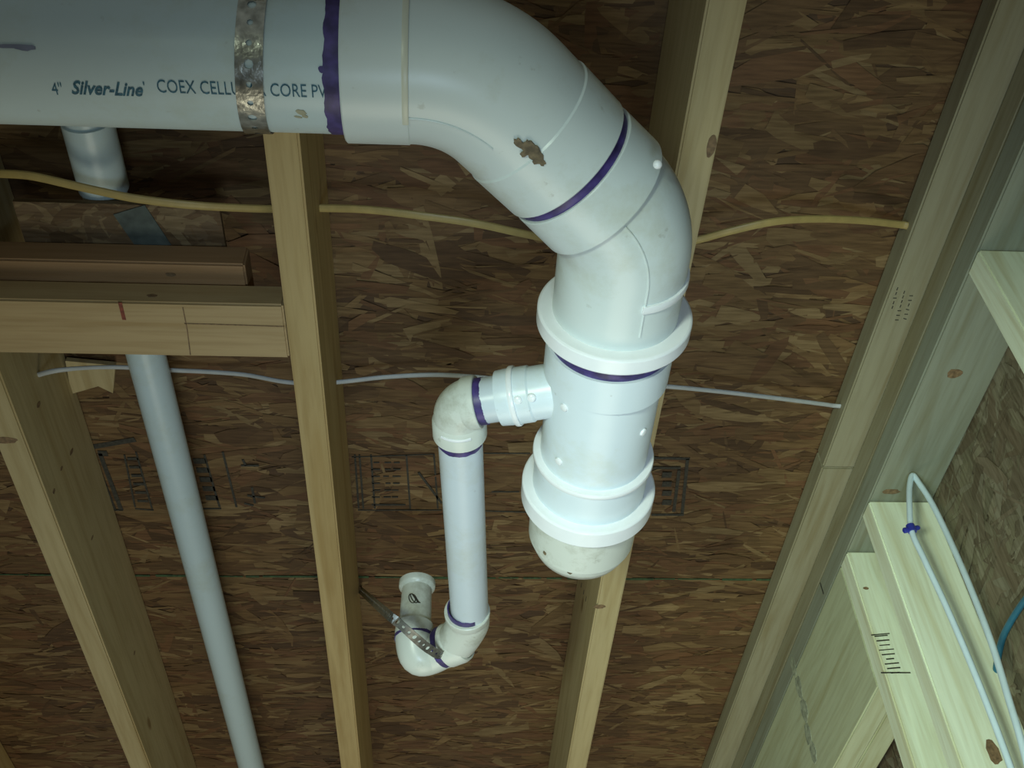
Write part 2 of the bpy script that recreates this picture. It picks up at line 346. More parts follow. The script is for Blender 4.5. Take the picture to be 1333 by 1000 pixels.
# ------------------------------------------------------------------ right wall framing
ZN, ZP = CZ + 1.146, CZ + 1.065
yj = W(1085, 609, 1.146).y
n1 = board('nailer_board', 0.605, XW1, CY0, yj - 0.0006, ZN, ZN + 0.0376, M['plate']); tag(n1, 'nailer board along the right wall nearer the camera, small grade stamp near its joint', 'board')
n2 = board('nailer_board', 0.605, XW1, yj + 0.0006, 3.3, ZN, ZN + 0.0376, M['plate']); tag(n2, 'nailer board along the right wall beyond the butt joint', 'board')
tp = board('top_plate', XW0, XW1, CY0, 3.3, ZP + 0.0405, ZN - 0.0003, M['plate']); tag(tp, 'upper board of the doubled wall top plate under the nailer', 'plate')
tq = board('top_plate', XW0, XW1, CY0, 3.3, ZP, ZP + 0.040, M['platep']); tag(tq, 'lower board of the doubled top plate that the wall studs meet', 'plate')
yA, yB, yC = W(1135, 652, 1.065).y, W(1104, 718, 1.065).y, W(1287, 325, 1.065).y
def stud(y, label, x1=XW1):
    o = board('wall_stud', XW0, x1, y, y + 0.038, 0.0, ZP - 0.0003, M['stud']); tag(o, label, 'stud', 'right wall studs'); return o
sA = stud(yA, 'pale wall stud with the white cable loop hanging in front of it')
sB = stud(yB, 'pale wall stud next to the window header with a grade stamp')
sC = stud(yC, 'wall stud at the right edge nearest the camera')
hd = board('window_header', XW0, XW0 + 0.038, yB + 0.0385, 3.3, CZ + 0.838, ZP - 0.0003, M['header']); tag(hd, 'inner board of the doubled window header, pencil and glue stain on its face', 'header')
hd2 = board('window_header', XW0 + 0.0385, XW0 + 0.076, yB + 0.0385, 3.3, CZ + 0.838, ZP - 0.0003, M['header']); tag(hd2, 'outer board of the doubled window header, behind the inner one', 'header')
bm = bmesh.new()
for k, (px, py, a, b) in enumerate(((1033, 868, .020, .005), (1040, 895, .022, .006), (1047, 925, .022, .007), (1052, 955, .020, .0065), (1059, 980, .02, .006))):
    disc(bm, WX(px, py, XW0), (-1, 0, 0), (0, 0.04, 1), a * 1.1, b * 2.6, th=0.0003 + k * 0.0001)
o = fin(bm, 'stain', M['header'], hd, smooth=False)
o.data.materials[0] = flat('grey_stain', (0.33, 0.36, 0.25), 0.6, noise=0.4, scale=120); o['label'] = 'grey glue drip stain'
bm = bmesh.new(); bar(bm, WX(1070, 766, XW0), (-1, 0, 0), (0, 0.03, 1), 0.024, 0.003)
fin(bm, 'pencil_mark', M['black'], hd, smooth=False)
knot(tq, W(1160, 640, 1.065), (0, 0, -1), (1, 0, 0), .014, .006)
knot(tq, W(1243, 486, 1.065), (0, 0, -1), (1, 0, 0), .012, .009)
knot(sA, WY(1293, 978, yA), (0, -1, 0), (0, 0, 1), .018, .009)
knot(sB, WY(1127, 766, yB), (0, -1, 0), (1, 0, 0), .005, .003)
bm = bmesh.new()                              # grade stamps
for k in range(9):
    A = WY(1137 + k * 2.3, 828 + k * 6.0, yB) ; bar(bm, A + Vector((0.012, 0, 0)), (0, -1, 0), (1, 0, 0.1), random.uniform(.012, .024), random.uniform(.0012, .0022))
bar(bm, WY(1146, 826, yB), (0, -1, 0), (1, 0, 0.1), .03, .0016); bar(bm, WY(1166, 876, yB), (0, -1, 0), (1, 0, 0), .045, .002)
fin(bm, 'grade_stamp', M['black'], sB, smooth=False)
bm = bmesh.new()
for cx_, n_ in ((1168, 5), (1177, 7), (1186, 6)):
    for k in range(n_):
        q = W(cx_ - k * 1.6, 376 + k * 6 + (cx_ - 1168) * .5, 1.146)
        bar(bm, q, (0, 0, -1), random.choice(((1, 0, 0), (1, .3, 0), (0, 1, 0))), .005, .0011)
fin(bm, 'grade_stamp', M['black'], n1, smooth=False)

# ink stamped on the subfloor
bm = bmesh.new()
def pxbar(a, b, wd, H=HO):
    A, B = W(*a, H), W(*b, H); A.z = B.z = ZO - 0.0003; bar(bm, (A + B) / 2, (0, 0, -1), B - A, (B - A).length, wd)
for x0, x1, w_ in ((130, 158, .007), (122, 150, .004)): pxbar((x0, 590), (x1, 664), w_)
pxbar((118, 582), (176, 572), .010); pxbar((128, 590), (140, 590), .012); pxbar((148, 664), (160, 664), .003)
for a, b in (((162, 592), (176, 660)), ((177, 588), (198, 662)), ((176, 662), (200, 664))): pxbar(a, b, .003)
for k in range(6): pxbar((166 + k * 2.6, 597 + k * 11), (180 + k * 2.6, 597 + k * 11), .006)
for a, b in (((266, 592), (286, 660)), ((262, 662), (288, 662)), ((290, 588), (308, 660))): pxbar(a, b, .0035)
for k in range(5): pxbar((252 + k * 4, 600 + k * 12), (268 + k * 4, 600 + k * 12), .012)
for a, b in (((314, 606), (337, 606)), ((316, 598), (320, 606)), ((322, 645), (345, 648)), ((328, 634), (332, 655)), ((318, 655), (330, 658))): pxbar(a, b, .004)
for x in (462, 468, 483, 529, 565): pxbar((x, 592), (x + 5, 662), .003)
pxbar((458, 595), (566, 591), .002); pxbar((466, 664), (575, 664), .0025); pxbar((484, 657), (528, 657), .004)
for k in range(6):
    for x in (485, 500, 512): pxbar((x + random.uniform(-2, 2), 602 + k * 9), (x + random.uniform(6, 11), 602 + k * 9), .0028)
pxbar((545, 615), (575, 655), .004)
for a, b in (((630, 590), (690, 590)), ((632, 665), (700, 667)), ((640, 640), (676, 640))): pxbar(a, b, .0028)
for a, b in (((850, 596), (898, 597)), ((895, 597), (888, 668)), ((884, 612), (877, 666)), ((848, 670), (890, 670)), ((850, 609), (886, 609))): pxbar(a, b, .0055)
for k in range(4): pxbar((862, 618 + k * 12), (874, 618 + k * 12), .013)
o = fin(bm, 'ink_stamp', M['black'], ceil, smooth=False); o['label'] = 'worn black manufacturer stamp on the strand board'

# ------------------------------------------------------------------ perforated straps
def strap_part(name, path, side, width, mat, parent=None, pitch=0.0125, hr=0.0026, th=0.0009):
    """perforated band: real holes; path = centre line, side = across direction"""
    P = [Vector(p) for p in path]; L_ = [0]
    for a, b in zip(P, P[1:]): L_.append(L_[-1] + (b - a).length)
    def at(s):
        s = min(max(s, 0), L_[-1]); i = 0
        while i < len(L_) - 2 and L_[i + 1] < s: i += 1
        t = (s - L_[i]) / (L_[i + 1] - L_[i]); return P[i].lerp(P[i + 1], t), (P[i + 1] - P[i]).normalized()
    bm = bmesh.new(); n = max(1, int(L_[-1] / pitch)); pt = L_[-1] / n; cache = {}
    def vert(s, x, k):
        key = (round(s, 6), round(x, 6), k)
        if key not in cache:
            p, t = at(s); sd = Vector(side(s / L_[-1]) if callable(side) else side); sd = (sd - t * sd.dot(t)).normalized(); nn = t.cross(sd)
            cache[key] = bm.verts.new(p + sd * x + nn * th * (k - .5))
        return cache[key]
    hw = width / 2
    for i in range(n):
        s0 = i * pt; c = s0 + pt / 2; r = hr if i % 3 else hr * 1.5
        outer = [(s0, -hw), (c, -hw), (s0 + pt, -hw), (s0 + pt, 0), (s0 + pt, hw), (c, hw), (s0, hw), (s0, 0)]
        inner = [(c + r * math.cos(a), r * math.sin(a)) for a in (math.radians(q) for q in (225, 270, 315, 0, 45, 90, 135, 180))]
        for k in (0, 1):
            for j in range(8):
                q = (vert(*outer[j], k), vert(*outer[(j + 1) % 8], k), vert(*inner[(j + 1) % 8], k), vert(*inner[j], k)); bm.faces.new(q if k else q[::-1])
        for j in range(8): bm.faces.new((vert(*inner[j], 0), vert(*inner[(j + 1) % 8], 0), vert(*inner[(j + 1) % 8], 1), vert(*inner[j], 1)))
        for j in (0, 1, 4, 5): bm.faces.new((vert(*outer[j], 0), vert(*outer[(j + 1) % 8], 0), vert(*outer[(j + 1) % 8], 1), vert(*outer[j], 1)))
    return fin(bm, name, mat, parent, ang=30)

# ------------------------------------------------------------------ main drain line: one glued assembly
HM = 0.79; ZM = CZ + HM; XR = 0.1565
RP, RH, RB = 0.0570, 0.0640, 0.0600           # pipe, hub, fitting body
def YM(py): return W(XR and 790, py, HM).y
Y0 = W(612, 84, HM).y
C1 = Vector((W(612, 84, HM).x, Y0, ZM))
C2 = Vector((XR, C1.y + (XR - C1.x), ZM))
dx = Vector((1, 0, 0)); dd = (C2 - C1).normalized(); dy = Vector((0, 1, 0))
xr1 = W(448, 90, HM).x
D = empty('drain_line', C1); tag(D, 'white plastic drain line hung below the joists with elbows, flanged couplings and small trap branch', 'pipe')
# long horizontal pipe
bm = bmesh.new(); lathe(bm, (-1.34, Y0, ZM), dx, [(0, RP - .006), (0, RP), (xr1 + 1.34 + .03, RP), (xr1 + 1.34 + .03, RP - .006)], seg=96, close=True)
pipe = fin(bm, 'pipe', M['pipe'], D); pipe['label'] = 'long horizontal pipe with blue printed lettering'

def surf_angle(px, py):                       # angle round the horizontal pipe that the pixel sees
    r = ray(px, py); oy, oz = -Y0, -HM; a = r.y ** 2 + r.z ** 2; b = 2 * (r.y * oy + r.z * oz); c = oy * oy + oz * oz - RP * RP
    t = (-b - math.sqrt(b * b - 4 * a * c)) / (2 * a); return t * r.x, math.atan2(t * r.y - Y0, -(t * r.z - HM)), t
def print_on_pipe(s, px0, px1, ybase, ytop, shear=0.0, bold=0.0):
    c = bpy.data.curves.new('t', 'FONT'); c.body = s; c.shear = shear; c.offset = bold; c.resolution_u = 3
    o = bpy.data.objects.new('t', c); COL.objects.link(o); bpy.context.view_layer.update()
    me = bpy.data.meshes.new_from_object(o.evaluated_get(bpy.context.evaluated_depsgraph_get()))
    xs = [v.co.x for v in me.vertices]; ys = [v.co.y for v in me.vertices]; X0, X1, Yb, Yt = min(xs), max(xs), min(ys), max(ys)
    a0 = surf_angle((px0 + px1) / 2, ybase)[1]; a1 = surf_angle((px0 + px1) / 2, ytop)[1]
    wx0 = surf_angle(px0, (ybase + ytop) / 2)[0]; wx1 = surf_angle(px1, (ybase + ytop) / 2)[0]
    bm = bmesh.new(); bm.from_mesh(me)
    for v in bm.verts:
        a = a0 + (a1 - a0) * (v.co.y - max(Yb, 0) * 0 - Yb) / (Yt - Yb); x = wx0 + (wx1 - wx0) * (v.co.x - X0) / (X1 - X0)
        v.co = Vector((x, Y0 + math.sin(a) * (RP + .0004), ZM - math.cos(a) * (RP + .0004)))
    COL.objects.unlink(o); bpy.data.objects.remove(o); return bm
def text_part(*a, **k):
    bm = print_on_pipe(*a, **k); off = C1
    bmesh.ops.translate(bm, verts=bm.verts, vec=-off); me = bpy.data.meshes.new('lettering'); bm.to_mesh(me); bm.free()
    return link('lettering', me, M['ink'], pipe)
text_part('4"', 67, 81, 123, 107); text_part('Silver-Line', 92, 186, 124, 106, shear=0.45, bold=0.025)
text_part('COEX CELLULAR CORE PVC', 205, 437, 124, 107)
text_part("'", 186, 188, 111, 106)
# purple smear on the far left of the pipe
bm = bmesh.new()
for px, py, a, b in ((20, 60, .014, .0014), (32, 62, .008, .0022), (8, 61, .01, .001)):
    x, an, t = surf_angle(px, py); n = Vector((0, math.sin(an), -math.cos(an))); disc(bm, Vector((x, Y0, ZM)) + n * (RP + .0001), n, (1, 0, 0), a, b)
o = fin(bm, 'primer_smear', flat('faint_purple', (0.22, 0.24, 0.33), 0.5), pipe, smooth=False); o['label'] = 'faint purple smear'
bm = bmesh.new()
for px, py, a, b in ((392, 146, .004, .0025), (397, 151, .0025, .0018), (388, 152, .003, .001)):
    x, an, t = surf_angle(px, py); n = Vector((0, math.sin(an), -math.cos(an))); disc(bm, Vector((x, Y0, ZM)) + n * (RP + .0001), n, (1, .3, 0), a, b)
fin(bm, 'dirt_spot', flat('tan_dirt', (0.42, 0.40, 0.28), 0.7), pipe, smooth=False)

def primer_ring(o_, d, r, w_, parent, jag=0.002, seg=90, thick=0.0005, a0=None, a1=None, seed=1):
    """purple primer band with uneven edges"""
    rd = random.Random(seed); d = Vector(d).normalized(); u, v = frame(d); bm = bmesh.new(); o_ = Vector(o_)
    e = [[rd.uniform(-1, 1) for _ in range(seg)] for _ in range(2)]
    e = [[(q[k - 1] + q[k] + q[(k + 1) % seg]) / 3 * jag for k in range(seg)] for q in e]
    def pt(t, r_, k): a = 2 * math.pi * k / seg; return o_ + d * t + (u * math.cos(a) + v * math.sin(a)) * r_
    R_ = [[pt(e[0][k], r - .001, k) for k in range(seg)], [pt(e[0][k], r + thick, k) for k in range(seg)],
          [pt(w_ + e[1][k], r + thick, k) for k in range(seg)], [pt(w_ + e[1][k], r - .001, k) for k in range(seg)]]
    rings(bm, R_, close=True); return fin(bm, 'primer_ring', M['primer'], parent, ang=60)

# --- elbow 1
e1 = empty('elbow', (0, 0, 0)); e1.parent = D; e1.location = (0, 0, 0)
def offs(p):                                   # fin() needs the world offset of parents
    return p
xh1 = W(452, 90, HM).x; L1a = C1.x - xh1
ring2 = C1 + dd * ((W(737, 203, HM) - C1).dot(dd))
bend = arc_bend(C1 - dx * .5, C1, C1 + dd * .5, 0.11)
def hub(bm, p, d, L_, r=RH, rin=RP + .0003, rr=.0012):
    """hollow hub: opening at p, running along d, tapering into the body"""
    lathe(bm, p, d, [(0.028, rin), (0, rin), (0, r - rr), (rr, r), (L_ - .002, r), (L_ + .003, RB * r / RH), (L_ + .003, rin)], seg=80, close=True)
bm = bmesh.new(); hub(bm, Vector((xh1, Y0, ZM)), dx, 0.052)
sweep(bm, [Vector((xh1 + .03, Y0, ZM))] + bend + [ring2 - dd * .03], 0.0632, seg=80)
hub(bm, ring2, -dd, 0.050, r=.0645)
elbow1 = fin(bm, 'elbow', M['fit'], D); elbow1['label'] = 'first elbow where the pipe leaves the horizontal run'
bpy.data.objects.remove(e1)

def along_elbow(P_, ang_fn, r, n=1):
    pass
pl = []
pth = [Vector((xh1 + .052, Y0, ZM))] + bend + [ring2 - dd * .002]
ni = len(pth)
for i, p in enumerate(pth):
    t = (pth[min(i + 1, ni - 1)] - pth[max(i - 1, 0)]).normalized(); side = Vector((0, 0, -1)).cross(t).normalized()
    if side.dot(Vector((1, -1, 0))) > 0: side = -side          # towards the inside of the bend
    a = math.radians(13); pl.append(p + (Vector((0, 0, -1)) * math.cos(a) + side * math.sin(a)) * .0634)
bm = bmesh.new(); sweep(bm, catmull(pl[:-2], 3), 0.0009, seg=8); fin(bm, 'mould_seam', M['fit'], elbow1)
# brown glue blob
bm = bmesh.new()
def on_cyl(px, py, P0, d, r):                  # first hit of the pixel ray with a cylinder
    rr_ = ray(px, py); o_ = Vector((0, 0, CZ)) - P0; a_ = rr_ - d * rr_.dot(d); b_ = o_ - d * o_.dot(d)
    A, B, C = a_.dot(a_), 2 * a_.dot(b_), b_.dot(b_) - r * r; disc_ = max(B * B - 4 * A * C, 0); t = (-B - math.sqrt(disc_)) / (2 * A)
    p = Vector((0, 0, CZ)) + rr_ * t; q = p - P0; n = (q - d * q.dot(d)).normalized(); return p, n
for px, py, a, b in ((676, 188, .006, .003), (686, 193, .008, .005), (694, 198, .007, .006), (701, 206, .005, .005), (706, 212, .003, .002), (690, 188, .004, .002), (683, 200, .003, .003)):
    p, n = on_cyl(px, py, C1, dd, .0648); disc(bm, p, n, dd, a, b, th=.0006, jit=.35)
o = fin(bm, 'glue_smear', M['glue'], elbow1, smooth=False); o['label'] = 'brown glue smear'
primer_ring(Vector((xr1 - .010, Y0, ZM)), dx, RP, .0135, pipe, seed=3)
bm = bmesh.new()
for px, py, r in ((420, 90, .0035), (444, 110, .0045), (438, 84, .004)):
    p, n = on_cyl(px, py, Vector((0, Y0, ZM)), dx, RP if px < 450 else RH); disc(bm, p, n, dx, r, r * .8, th=.0005)
o = fin(bm, 'primer_drip', M['primer'], pipe, smooth=False)

# --- elbow 2
h2 = C1 + dd * ((W(786, 251, HM) - C1).dot(dd))
fl1n, fl1f = YM(402), YM(421)
bm = bmesh.new()
lathe(bm, ring2 + dd * .0085, dd, [(0, RP), (0, RH - .001), (.001, RH), ((h2 - ring2).length - .009, RH + .0012), ((h2 - ring2).length - .008, .0585), ((h2 - ring2).length - .03, .0585)], seg=80, close=False)
bend2 = arc_bend(C2 - dd * .5, C2, C2 + dy * .5, 0.085)
sweep(bm, [h2 - dd * .01] + [p for p in bend2 if (p - h2).dot(dd) > -.02] + [Vector((XR, fl1f, ZM))], 0.0608, seg=80)
elbow2 = fin(bm, 'elbow', M['fit'], D); elbow2['label'] = 'second elbow turning down to the flanged coupling'
bm = bmesh.new(); lathe(bm, ring2 - dd * .001, dd, [(0, RP + .0002), (.0105, RP + .0002)], seg=80)
fin(bm, 'pipe_nipple', M['pipe'], D)
primer_ring(ring2 - dd * .0005, dd, RP + .0035, .0100, elbow2, jag=.0008, seed=8)
# half rib low on elbow 2 and a tiny nub
def half_ring(o_, d, r, w_, th, aa, ab, seg=40):
    d = Vector(d).normalized(); u = Vector((0, 0, -1)); u = (u - d * u.dot(d)).normalized(); v = Vector((1, 0, 0)) if abs(d.x) < .9 else Vector((0, 1, 0)); v = (v - d * v.dot(d) - u * v.dot(u)).normalized()
    bm = bmesh.new(); R_ = []
    for k in range(seg + 1):
        a = math.radians(aa + (ab - aa) * k / seg); e = u * math.cos(a) + v * math.sin(a); o0 = Vector(o_)
        R_.append([o0 + e * (r - .002), o0 + e * (r + th * .8), o0 + e * (r + th) + d * w_ * .2, o0 + e * (r + th) + d * w_ * .8, o0 + e * (r + th * .8) + d * w_, o0 + e * (r - .002) + d * w_])
    rings(bm, R_); return bm
o = fin(half_ring((W(531, 90, HM).x - .002, Y0, ZM), dx, .0632, .0048, .0016, -185, 18, seg=50), 'rib', pvc('pvc_yellowed', (0.68, 0.68, 0.56), .1), elbow1); o['label'] = 'slightly yellowed raised rib'
o = fin(half_ring((XR, YM(345), ZM), dy, .0608, .0080, .0028, 12, 150), 'rib', M['bright'], elbow2); o['label'] = 'bright half rib'
bm = bmesh.new(); bmesh.ops.create_icosphere(bm, subdivisions=2, radius=.004)
pn, nn_ = on_cyl(856, 214, C2, (dd + dy).normalized(), .060); bmesh.ops.translate(bm, verts=bm.verts, vec=pn); fin(bm, 'mould_nub', M['bright'], elbow2)
pl = []
for i, p in enumerate(bend2 + [Vector((XR, YM(385), ZM))]):
    t = dy if i >= len(bend2) - 1 else (bend2[i + 1] - bend2[max(i - 1, 0)]).normalized(); side = Vector((0, 0, -1)).cross(t).normalized()
    if side.dot(Vector((1, 0, 0))) < 0: side = -side
    a = math.radians(14); pl.append(p + (Vector((0, 0, -1)) * math.cos(a) + side * math.sin(a)) * .0608)
bm = bmesh.new(); sweep(bm, catmull(pl, 3), 0.0011, seg=8); fin(bm, 'mould_seam', M['fit'], elbow2)

# --- flanged couplings
def flange(yn, yf, label):
    t = yf - yn; bm = bmesh.new()
    lathe(bm, (XR, yn, ZM), dy, [(0, .0605), (0, .0725), (.0008, .0742), (.002, .0750), (t - .002, .0750), (t - .0005, .0742), (t, .073), (t, .0605)], seg=112, close=True)
    o = fin(bm, 'flange_ring', M['bright'], D, ang=14); o['label'] = label; return o
f1 = flange(fl1n, fl1f, 'upper wide flange ring')
lathe_parts = []
yh3 = YM(484)
bm = bmesh.new()
lathe(bm, (XR, fl1f - .002, ZM), dy, [(0, .0575), (.023, .0575), (.023, .0634), (yh3 - fl1f, .0634), (yh3 - fl1f + .0015, .0582), (YM(590) - fl1f, .0582), (YM(590) - fl1f + .001, .0632), (YM(640) - fl1f, .0632), (YM(640) - fl1f, .0575)], seg=96, close=False)
# branch socket of the tee
HB = 0.80; ZB = CZ + HB
TB = Vector((XR, W(775, 498, HM).y, ZM)); EB = W(594, 527, HB); db = (EB - TB).normalized()
hubm = W(655, 515, HB); th_ = (hubm - TB).dot(db)
tee_bm = bm
lathe(tee_bm, TB + db * .02, db, [(0, .0285), (th_ - .052, .0285), (th_ - .050, .0300), (th_ - .020 - .006, .0300), (th_ - .020 + .004, .0292), (th_ - .020 + .004, .0245), (th_ - .045, .0245)], seg=56, close=False)
tee = fin(tee_bm, 'tee', M['fitb'], D); tee['label'] = 'straight tee body with a small side branch socket'
bm = bmesh.new(); lathe(bm, TB + db * (th_ - .016), db, [(0, .0285), (0, .0316), (.0012, .0322), (.0045, .0322), (.0055, .0316), (.0055, .0285)], seg=56, close=True)
fin(bm, 'rib', M['bright'], tee)
bm = bmesh.new(); lathe(bm, (XR, YM(586), ZM), dy, [(0, .058), (0, .0655), (.0012, .0662), (.0058, .0662), (.007, .0655), (.007, .058)], seg=96, close=True)
o = fin(bm, 'rib', M['bright'], tee); o['label'] = 'bright ring rib round the tee'
bm = bmesh.new()
for px, py in ((674, 521), (692, 518)):
    p, n = on_cyl(px, py, TB, db, .0297)
    bm = bmesh.new(); lathe(bm, p - n * .001, n, [(0, .0045), (.0022, .0042), (.003, .003), (.003, 0.0004)], seg=14); fin(bm, 'mould_nub', M['bright'], tee)
for px, py in ((734, 531), (727, 601), (838, 563)):
    p, n = on_cyl(px, py, Vector((XR, 0, ZM)), dy, .059)
    bm = bmesh.new(); lathe(bm, p - n * .001, n, [(0, .0045), (.0018, .0042), (.0024, .003), (.0024, 0.0004)], seg=14); fin(bm, 'mould_nub', M['bright'], tee)
primer_ring((XR, fl1f + .0002, ZM), dy, .0600, .0225, D, jag=.0010, seed=5)
f2n, f2f = YM(627), YM(646)
f2 = flange(f2n, f2f, 'lower wide flange ring, brightest part')
bm = bmesh.new(); yc2 = YM(693)
lathe(bm, (XR, f2f - .001, ZM), dy, [(0, .055), (.004, .0628), (yc2 - f2f, .0620), (yc2 - f2f + .001, .0595), (yc2 - f2f + .010, .0585), (yc2 - f2f + .021, .054), (yc2 - f2f + .028, .044), (yc2 - f2f + .032, .028), (yc2 - f2f + .033, .006)], seg=80)
cap = fin(bm, 'end_cap', M['aged'], D); cap['label'] = 'scuffed rounded end cap'
for px, py, a in ((709, 720, .003), (742, 745, .004)):
    p, n = on_cyl(px, py, Vector((XR, 0, ZM)), dy, .0622 if py < 740 else .059); bm = bmesh.new(); disc(bm, p, n, dy, a, a * .8, th=.0004)
    fin(bm, 'dirt_spot', M['glue'], cap, smooth=False)
# small lug at the left of the lower flange
bm = bmesh.new()
p, n = on_cyl(684, 668, Vector((XR, 0, ZM)), dy, .066); lathe(bm, Vector((XR - .060, f2f, ZM)), dy, [(0, .010), (.014, .010), (.022, .007), (.026, .001)], seg=20)
fin(bm, 'lug', M['aged'], cap)

# --- small branch
RS = .0245
P3a, P3b = W(600, 588, HB), W(611, 792, HB); ds = (P3b - P3a).normalized()
# meet point of branch and the small pipe
EB = Vector((P3a.x - ds.x * (P3a.y - EB.y) / ds.y, EB.y, ZB))
bm = bmesh.new(); lathe(bm, TB + db * (th_ - .03), db, [(0, RS), ((EB - TB).length - th_ - .015 + .03, RS)], seg=48)
bp = fin(bm, 'branch_pipe', M['thin'], D)
eh1 = EB - db * .022; eh2 = EB + ds * .044
bm = bmesh.new()
bd = arc_bend(EB - db * .4, EB, EB + ds * .4, 0.022, n=12)
sweep(bm, [eh1 + db * .006] + bd + [eh2 - ds * .004], .0272, seg=48)
lathe(bm, eh1, db, [(.01, RS), (0, RS), (0, .0280), (.001, .0290), (.012, .0288), (.016, .0270), (.016, RS)], seg=48, close=True)
lathe(bm, eh2, -ds, [(.016, RS), (0, RS), (0, .0288), (.001, .0295), (.022, .0292), (.026, .0270), (.026, RS)], seg=48, close=True)
eb = fin(bm, 'small_elbow', M['aged'], D); eb['label'] = 'small aged elbow joining the branch to the thin pipe'
o = fin(half_ring(eh2 - ds * .021, ds, .0290, .0035, .0012, -40, 25, 16), 'rib', M['bright'], eb)
primer_ring(eh1 - db * .0075, db, RS + .0003, .009, bp, jag=.0014, seed=12)
lowhub = W(608, 795, HB)
bm = bmesh.new(); lathe(bm, eh2 - ds * .015, ds, [(0, RS), ((lowhub - eh2).length + .035, RS)], seg=48)
sp = fin(bm, 'thin_pipe', M['thin'], D); sp['label'] = 'thin straight pipe running away from the camera'
primer_ring(eh2 - ds * .002, ds, RS + .0002, .0125, sp, jag=.001, seed=14)
primer_ring(lowhub - ds * .008, ds, RS + .0006, .010, sp, jag=.001, seed=15)
# trap: elbow, return bend and upright hub
A0 = lowhub; A1 = W(609, 812, HB); A2 = W(590, 838, HB); A3 = W(561, 848, HB + .002)
bm = bmesh.new(); pathA = catmull([A0 + ds * .006, A1 + ds * .0, A2, A3], 6)
sweep(bm, pathA, [.0275] * len(pathA), seg=44)
lathe(bm, A0, ds, [(.012, RS), (0, RS), (0, .0288), (.001, .0298), (.010, .0295), (.016, .0270), (.016, RS)], seg=48, close=True)
dA = (A3 - A2).normalized(); mid = A2.lerp(A3, .25)
lathe(bm, mid, -dA, [(0, RS), (0, .0290), (.001, .0297), (.020, .0292), (.026, .027), (.026, RS)], seg=44, close=True)
tr1 = fin(bm, 'trap_elbow', M['aged'], D)
primer_ring(mid + dA * .001, dA, .0278, .008, tr1, jag=.001, seed=17)
S1 = W(539, 838, .805) + Vector((0, 0, .022)); S2 = S1 + Vector((.001, -.002, .072)); S0 = S1 - Vector((0, 0, .012))
bm = bmesh.new(); pathB = catmull([mid, W(562, 852, .797), W(545, 853, .795), S0, S1 + Vector((0, 0, .004))], 7)
sweep(bm, pathB, .0262, seg=44)
tr2 = fin(bm, 'trap_bend', M['aged'], D); tr2['label'] = 'dirty return bend of the small trap'
dS = (S2 - S1).normalized(); LS = (S2 - S1).length
bm = bmesh.new()
lathe(bm, S1 - dS * .012, dS, [(0, .0195), (0, .0255), (.002, .0262), (.014, .0255), (.015, .0222), (LS + .004, .0210), (LS + .007, .0250), (LS + .009, .0257), (LS + .0165, .0257), (LS + .0165, .0195)], seg=44, close=True)
tr3 = fin(bm, 'trap_hub', M['aged'], D); tr3['label'] = 'open upright hub of the trap with scribbled marks'
primer_ring(S1 - dS * .016, dS, .0262, .005, tr2, jag=.001, seed=18)
bm = bmesh.new(); rr = random.Random(4); pp = []
for k in range(26):
    a = k * .75; px = 536 + 5 * math.cos(a) + k * .25; py = 779 + 6 * math.sin(a * 1.1)
    p, n = on_cyl(px, py, S1, dS, .0228); pp.append(p)
sweep(bm, catmull(pp, 2), .0006, seg=6); o = fin(bm, 'scribble', M['black'], tr3, smooth=False)
for px, py in ((541, 867), (598, 846)):
    bm = bmesh.new(); lathe(bm, W(px, py, .795), (0, 0.6, -.5), [(0, .005), (.004, .0045), (.006, .002)], seg=12); fin(bm, 'mould_nub', M['aged'], tr2)

# ------------------------------------------------------------------ straps
xs_ = W(327, 90, HM).x + .0085; Rst = RP + .0012; path = []
for z in (0.13, 0.07): path.append(Vector((xs_, Y0 - Rst, ZM + z)))
for k in range(0, 25): a = math.pi * k / 24; path.append(Vector((xs_ + .0, Y0 - Rst * math.cos(a), ZM - Rst * math.sin(a))))
path += [Vector((xs_, Y0 + Rst, ZM + .07)), Vector((xs_, Y0 + Rst, ZM + .21 - .0))]
path[0] = Vector((xs_, Y0 - Rst, ZM + .21))
def shear_path(P_): return [p + Vector(((p.y - Y0) * -0.05, 0, 0)) for p in P_]
st = strap_part('pipe_strap', shear_path(path), (1, 0, 0), .0205, M['steel'], None, pitch=.0150, hr=.0024)
tag(st, 'perforated galvanised strap round the large horizontal pipe', 'strap')
# nails holding the strap to the joist
q = WX(487, 787, -0.164) ; zt = 0
A = Vector((-0.164 + .001, WX(468, 768, -0.164).y, WX(468, 768, -0.164).z)); 
B0 = W(505, 800, .80); B1 = W(520, 812, .776); B2 = W(540, 830, .766); B3 = W(560, 846, .768); B4 = W(577, 852, .778); B5 = W(590, 850, .80) + Vector((.01, .01, .03))
path2 = catmull([A, A.lerp(B0, .5), B0, B1, B2, B3, B4, B5], 6)
st2 = strap_part('pipe_strap', path2, (0.35, -.75, .35), .0125, M['dsteel'], None, pitch=.0105, hr=.0021)
tag(st2, 'thin perforated metal strap slung under the small trap and nailed to the joist', 'strap')

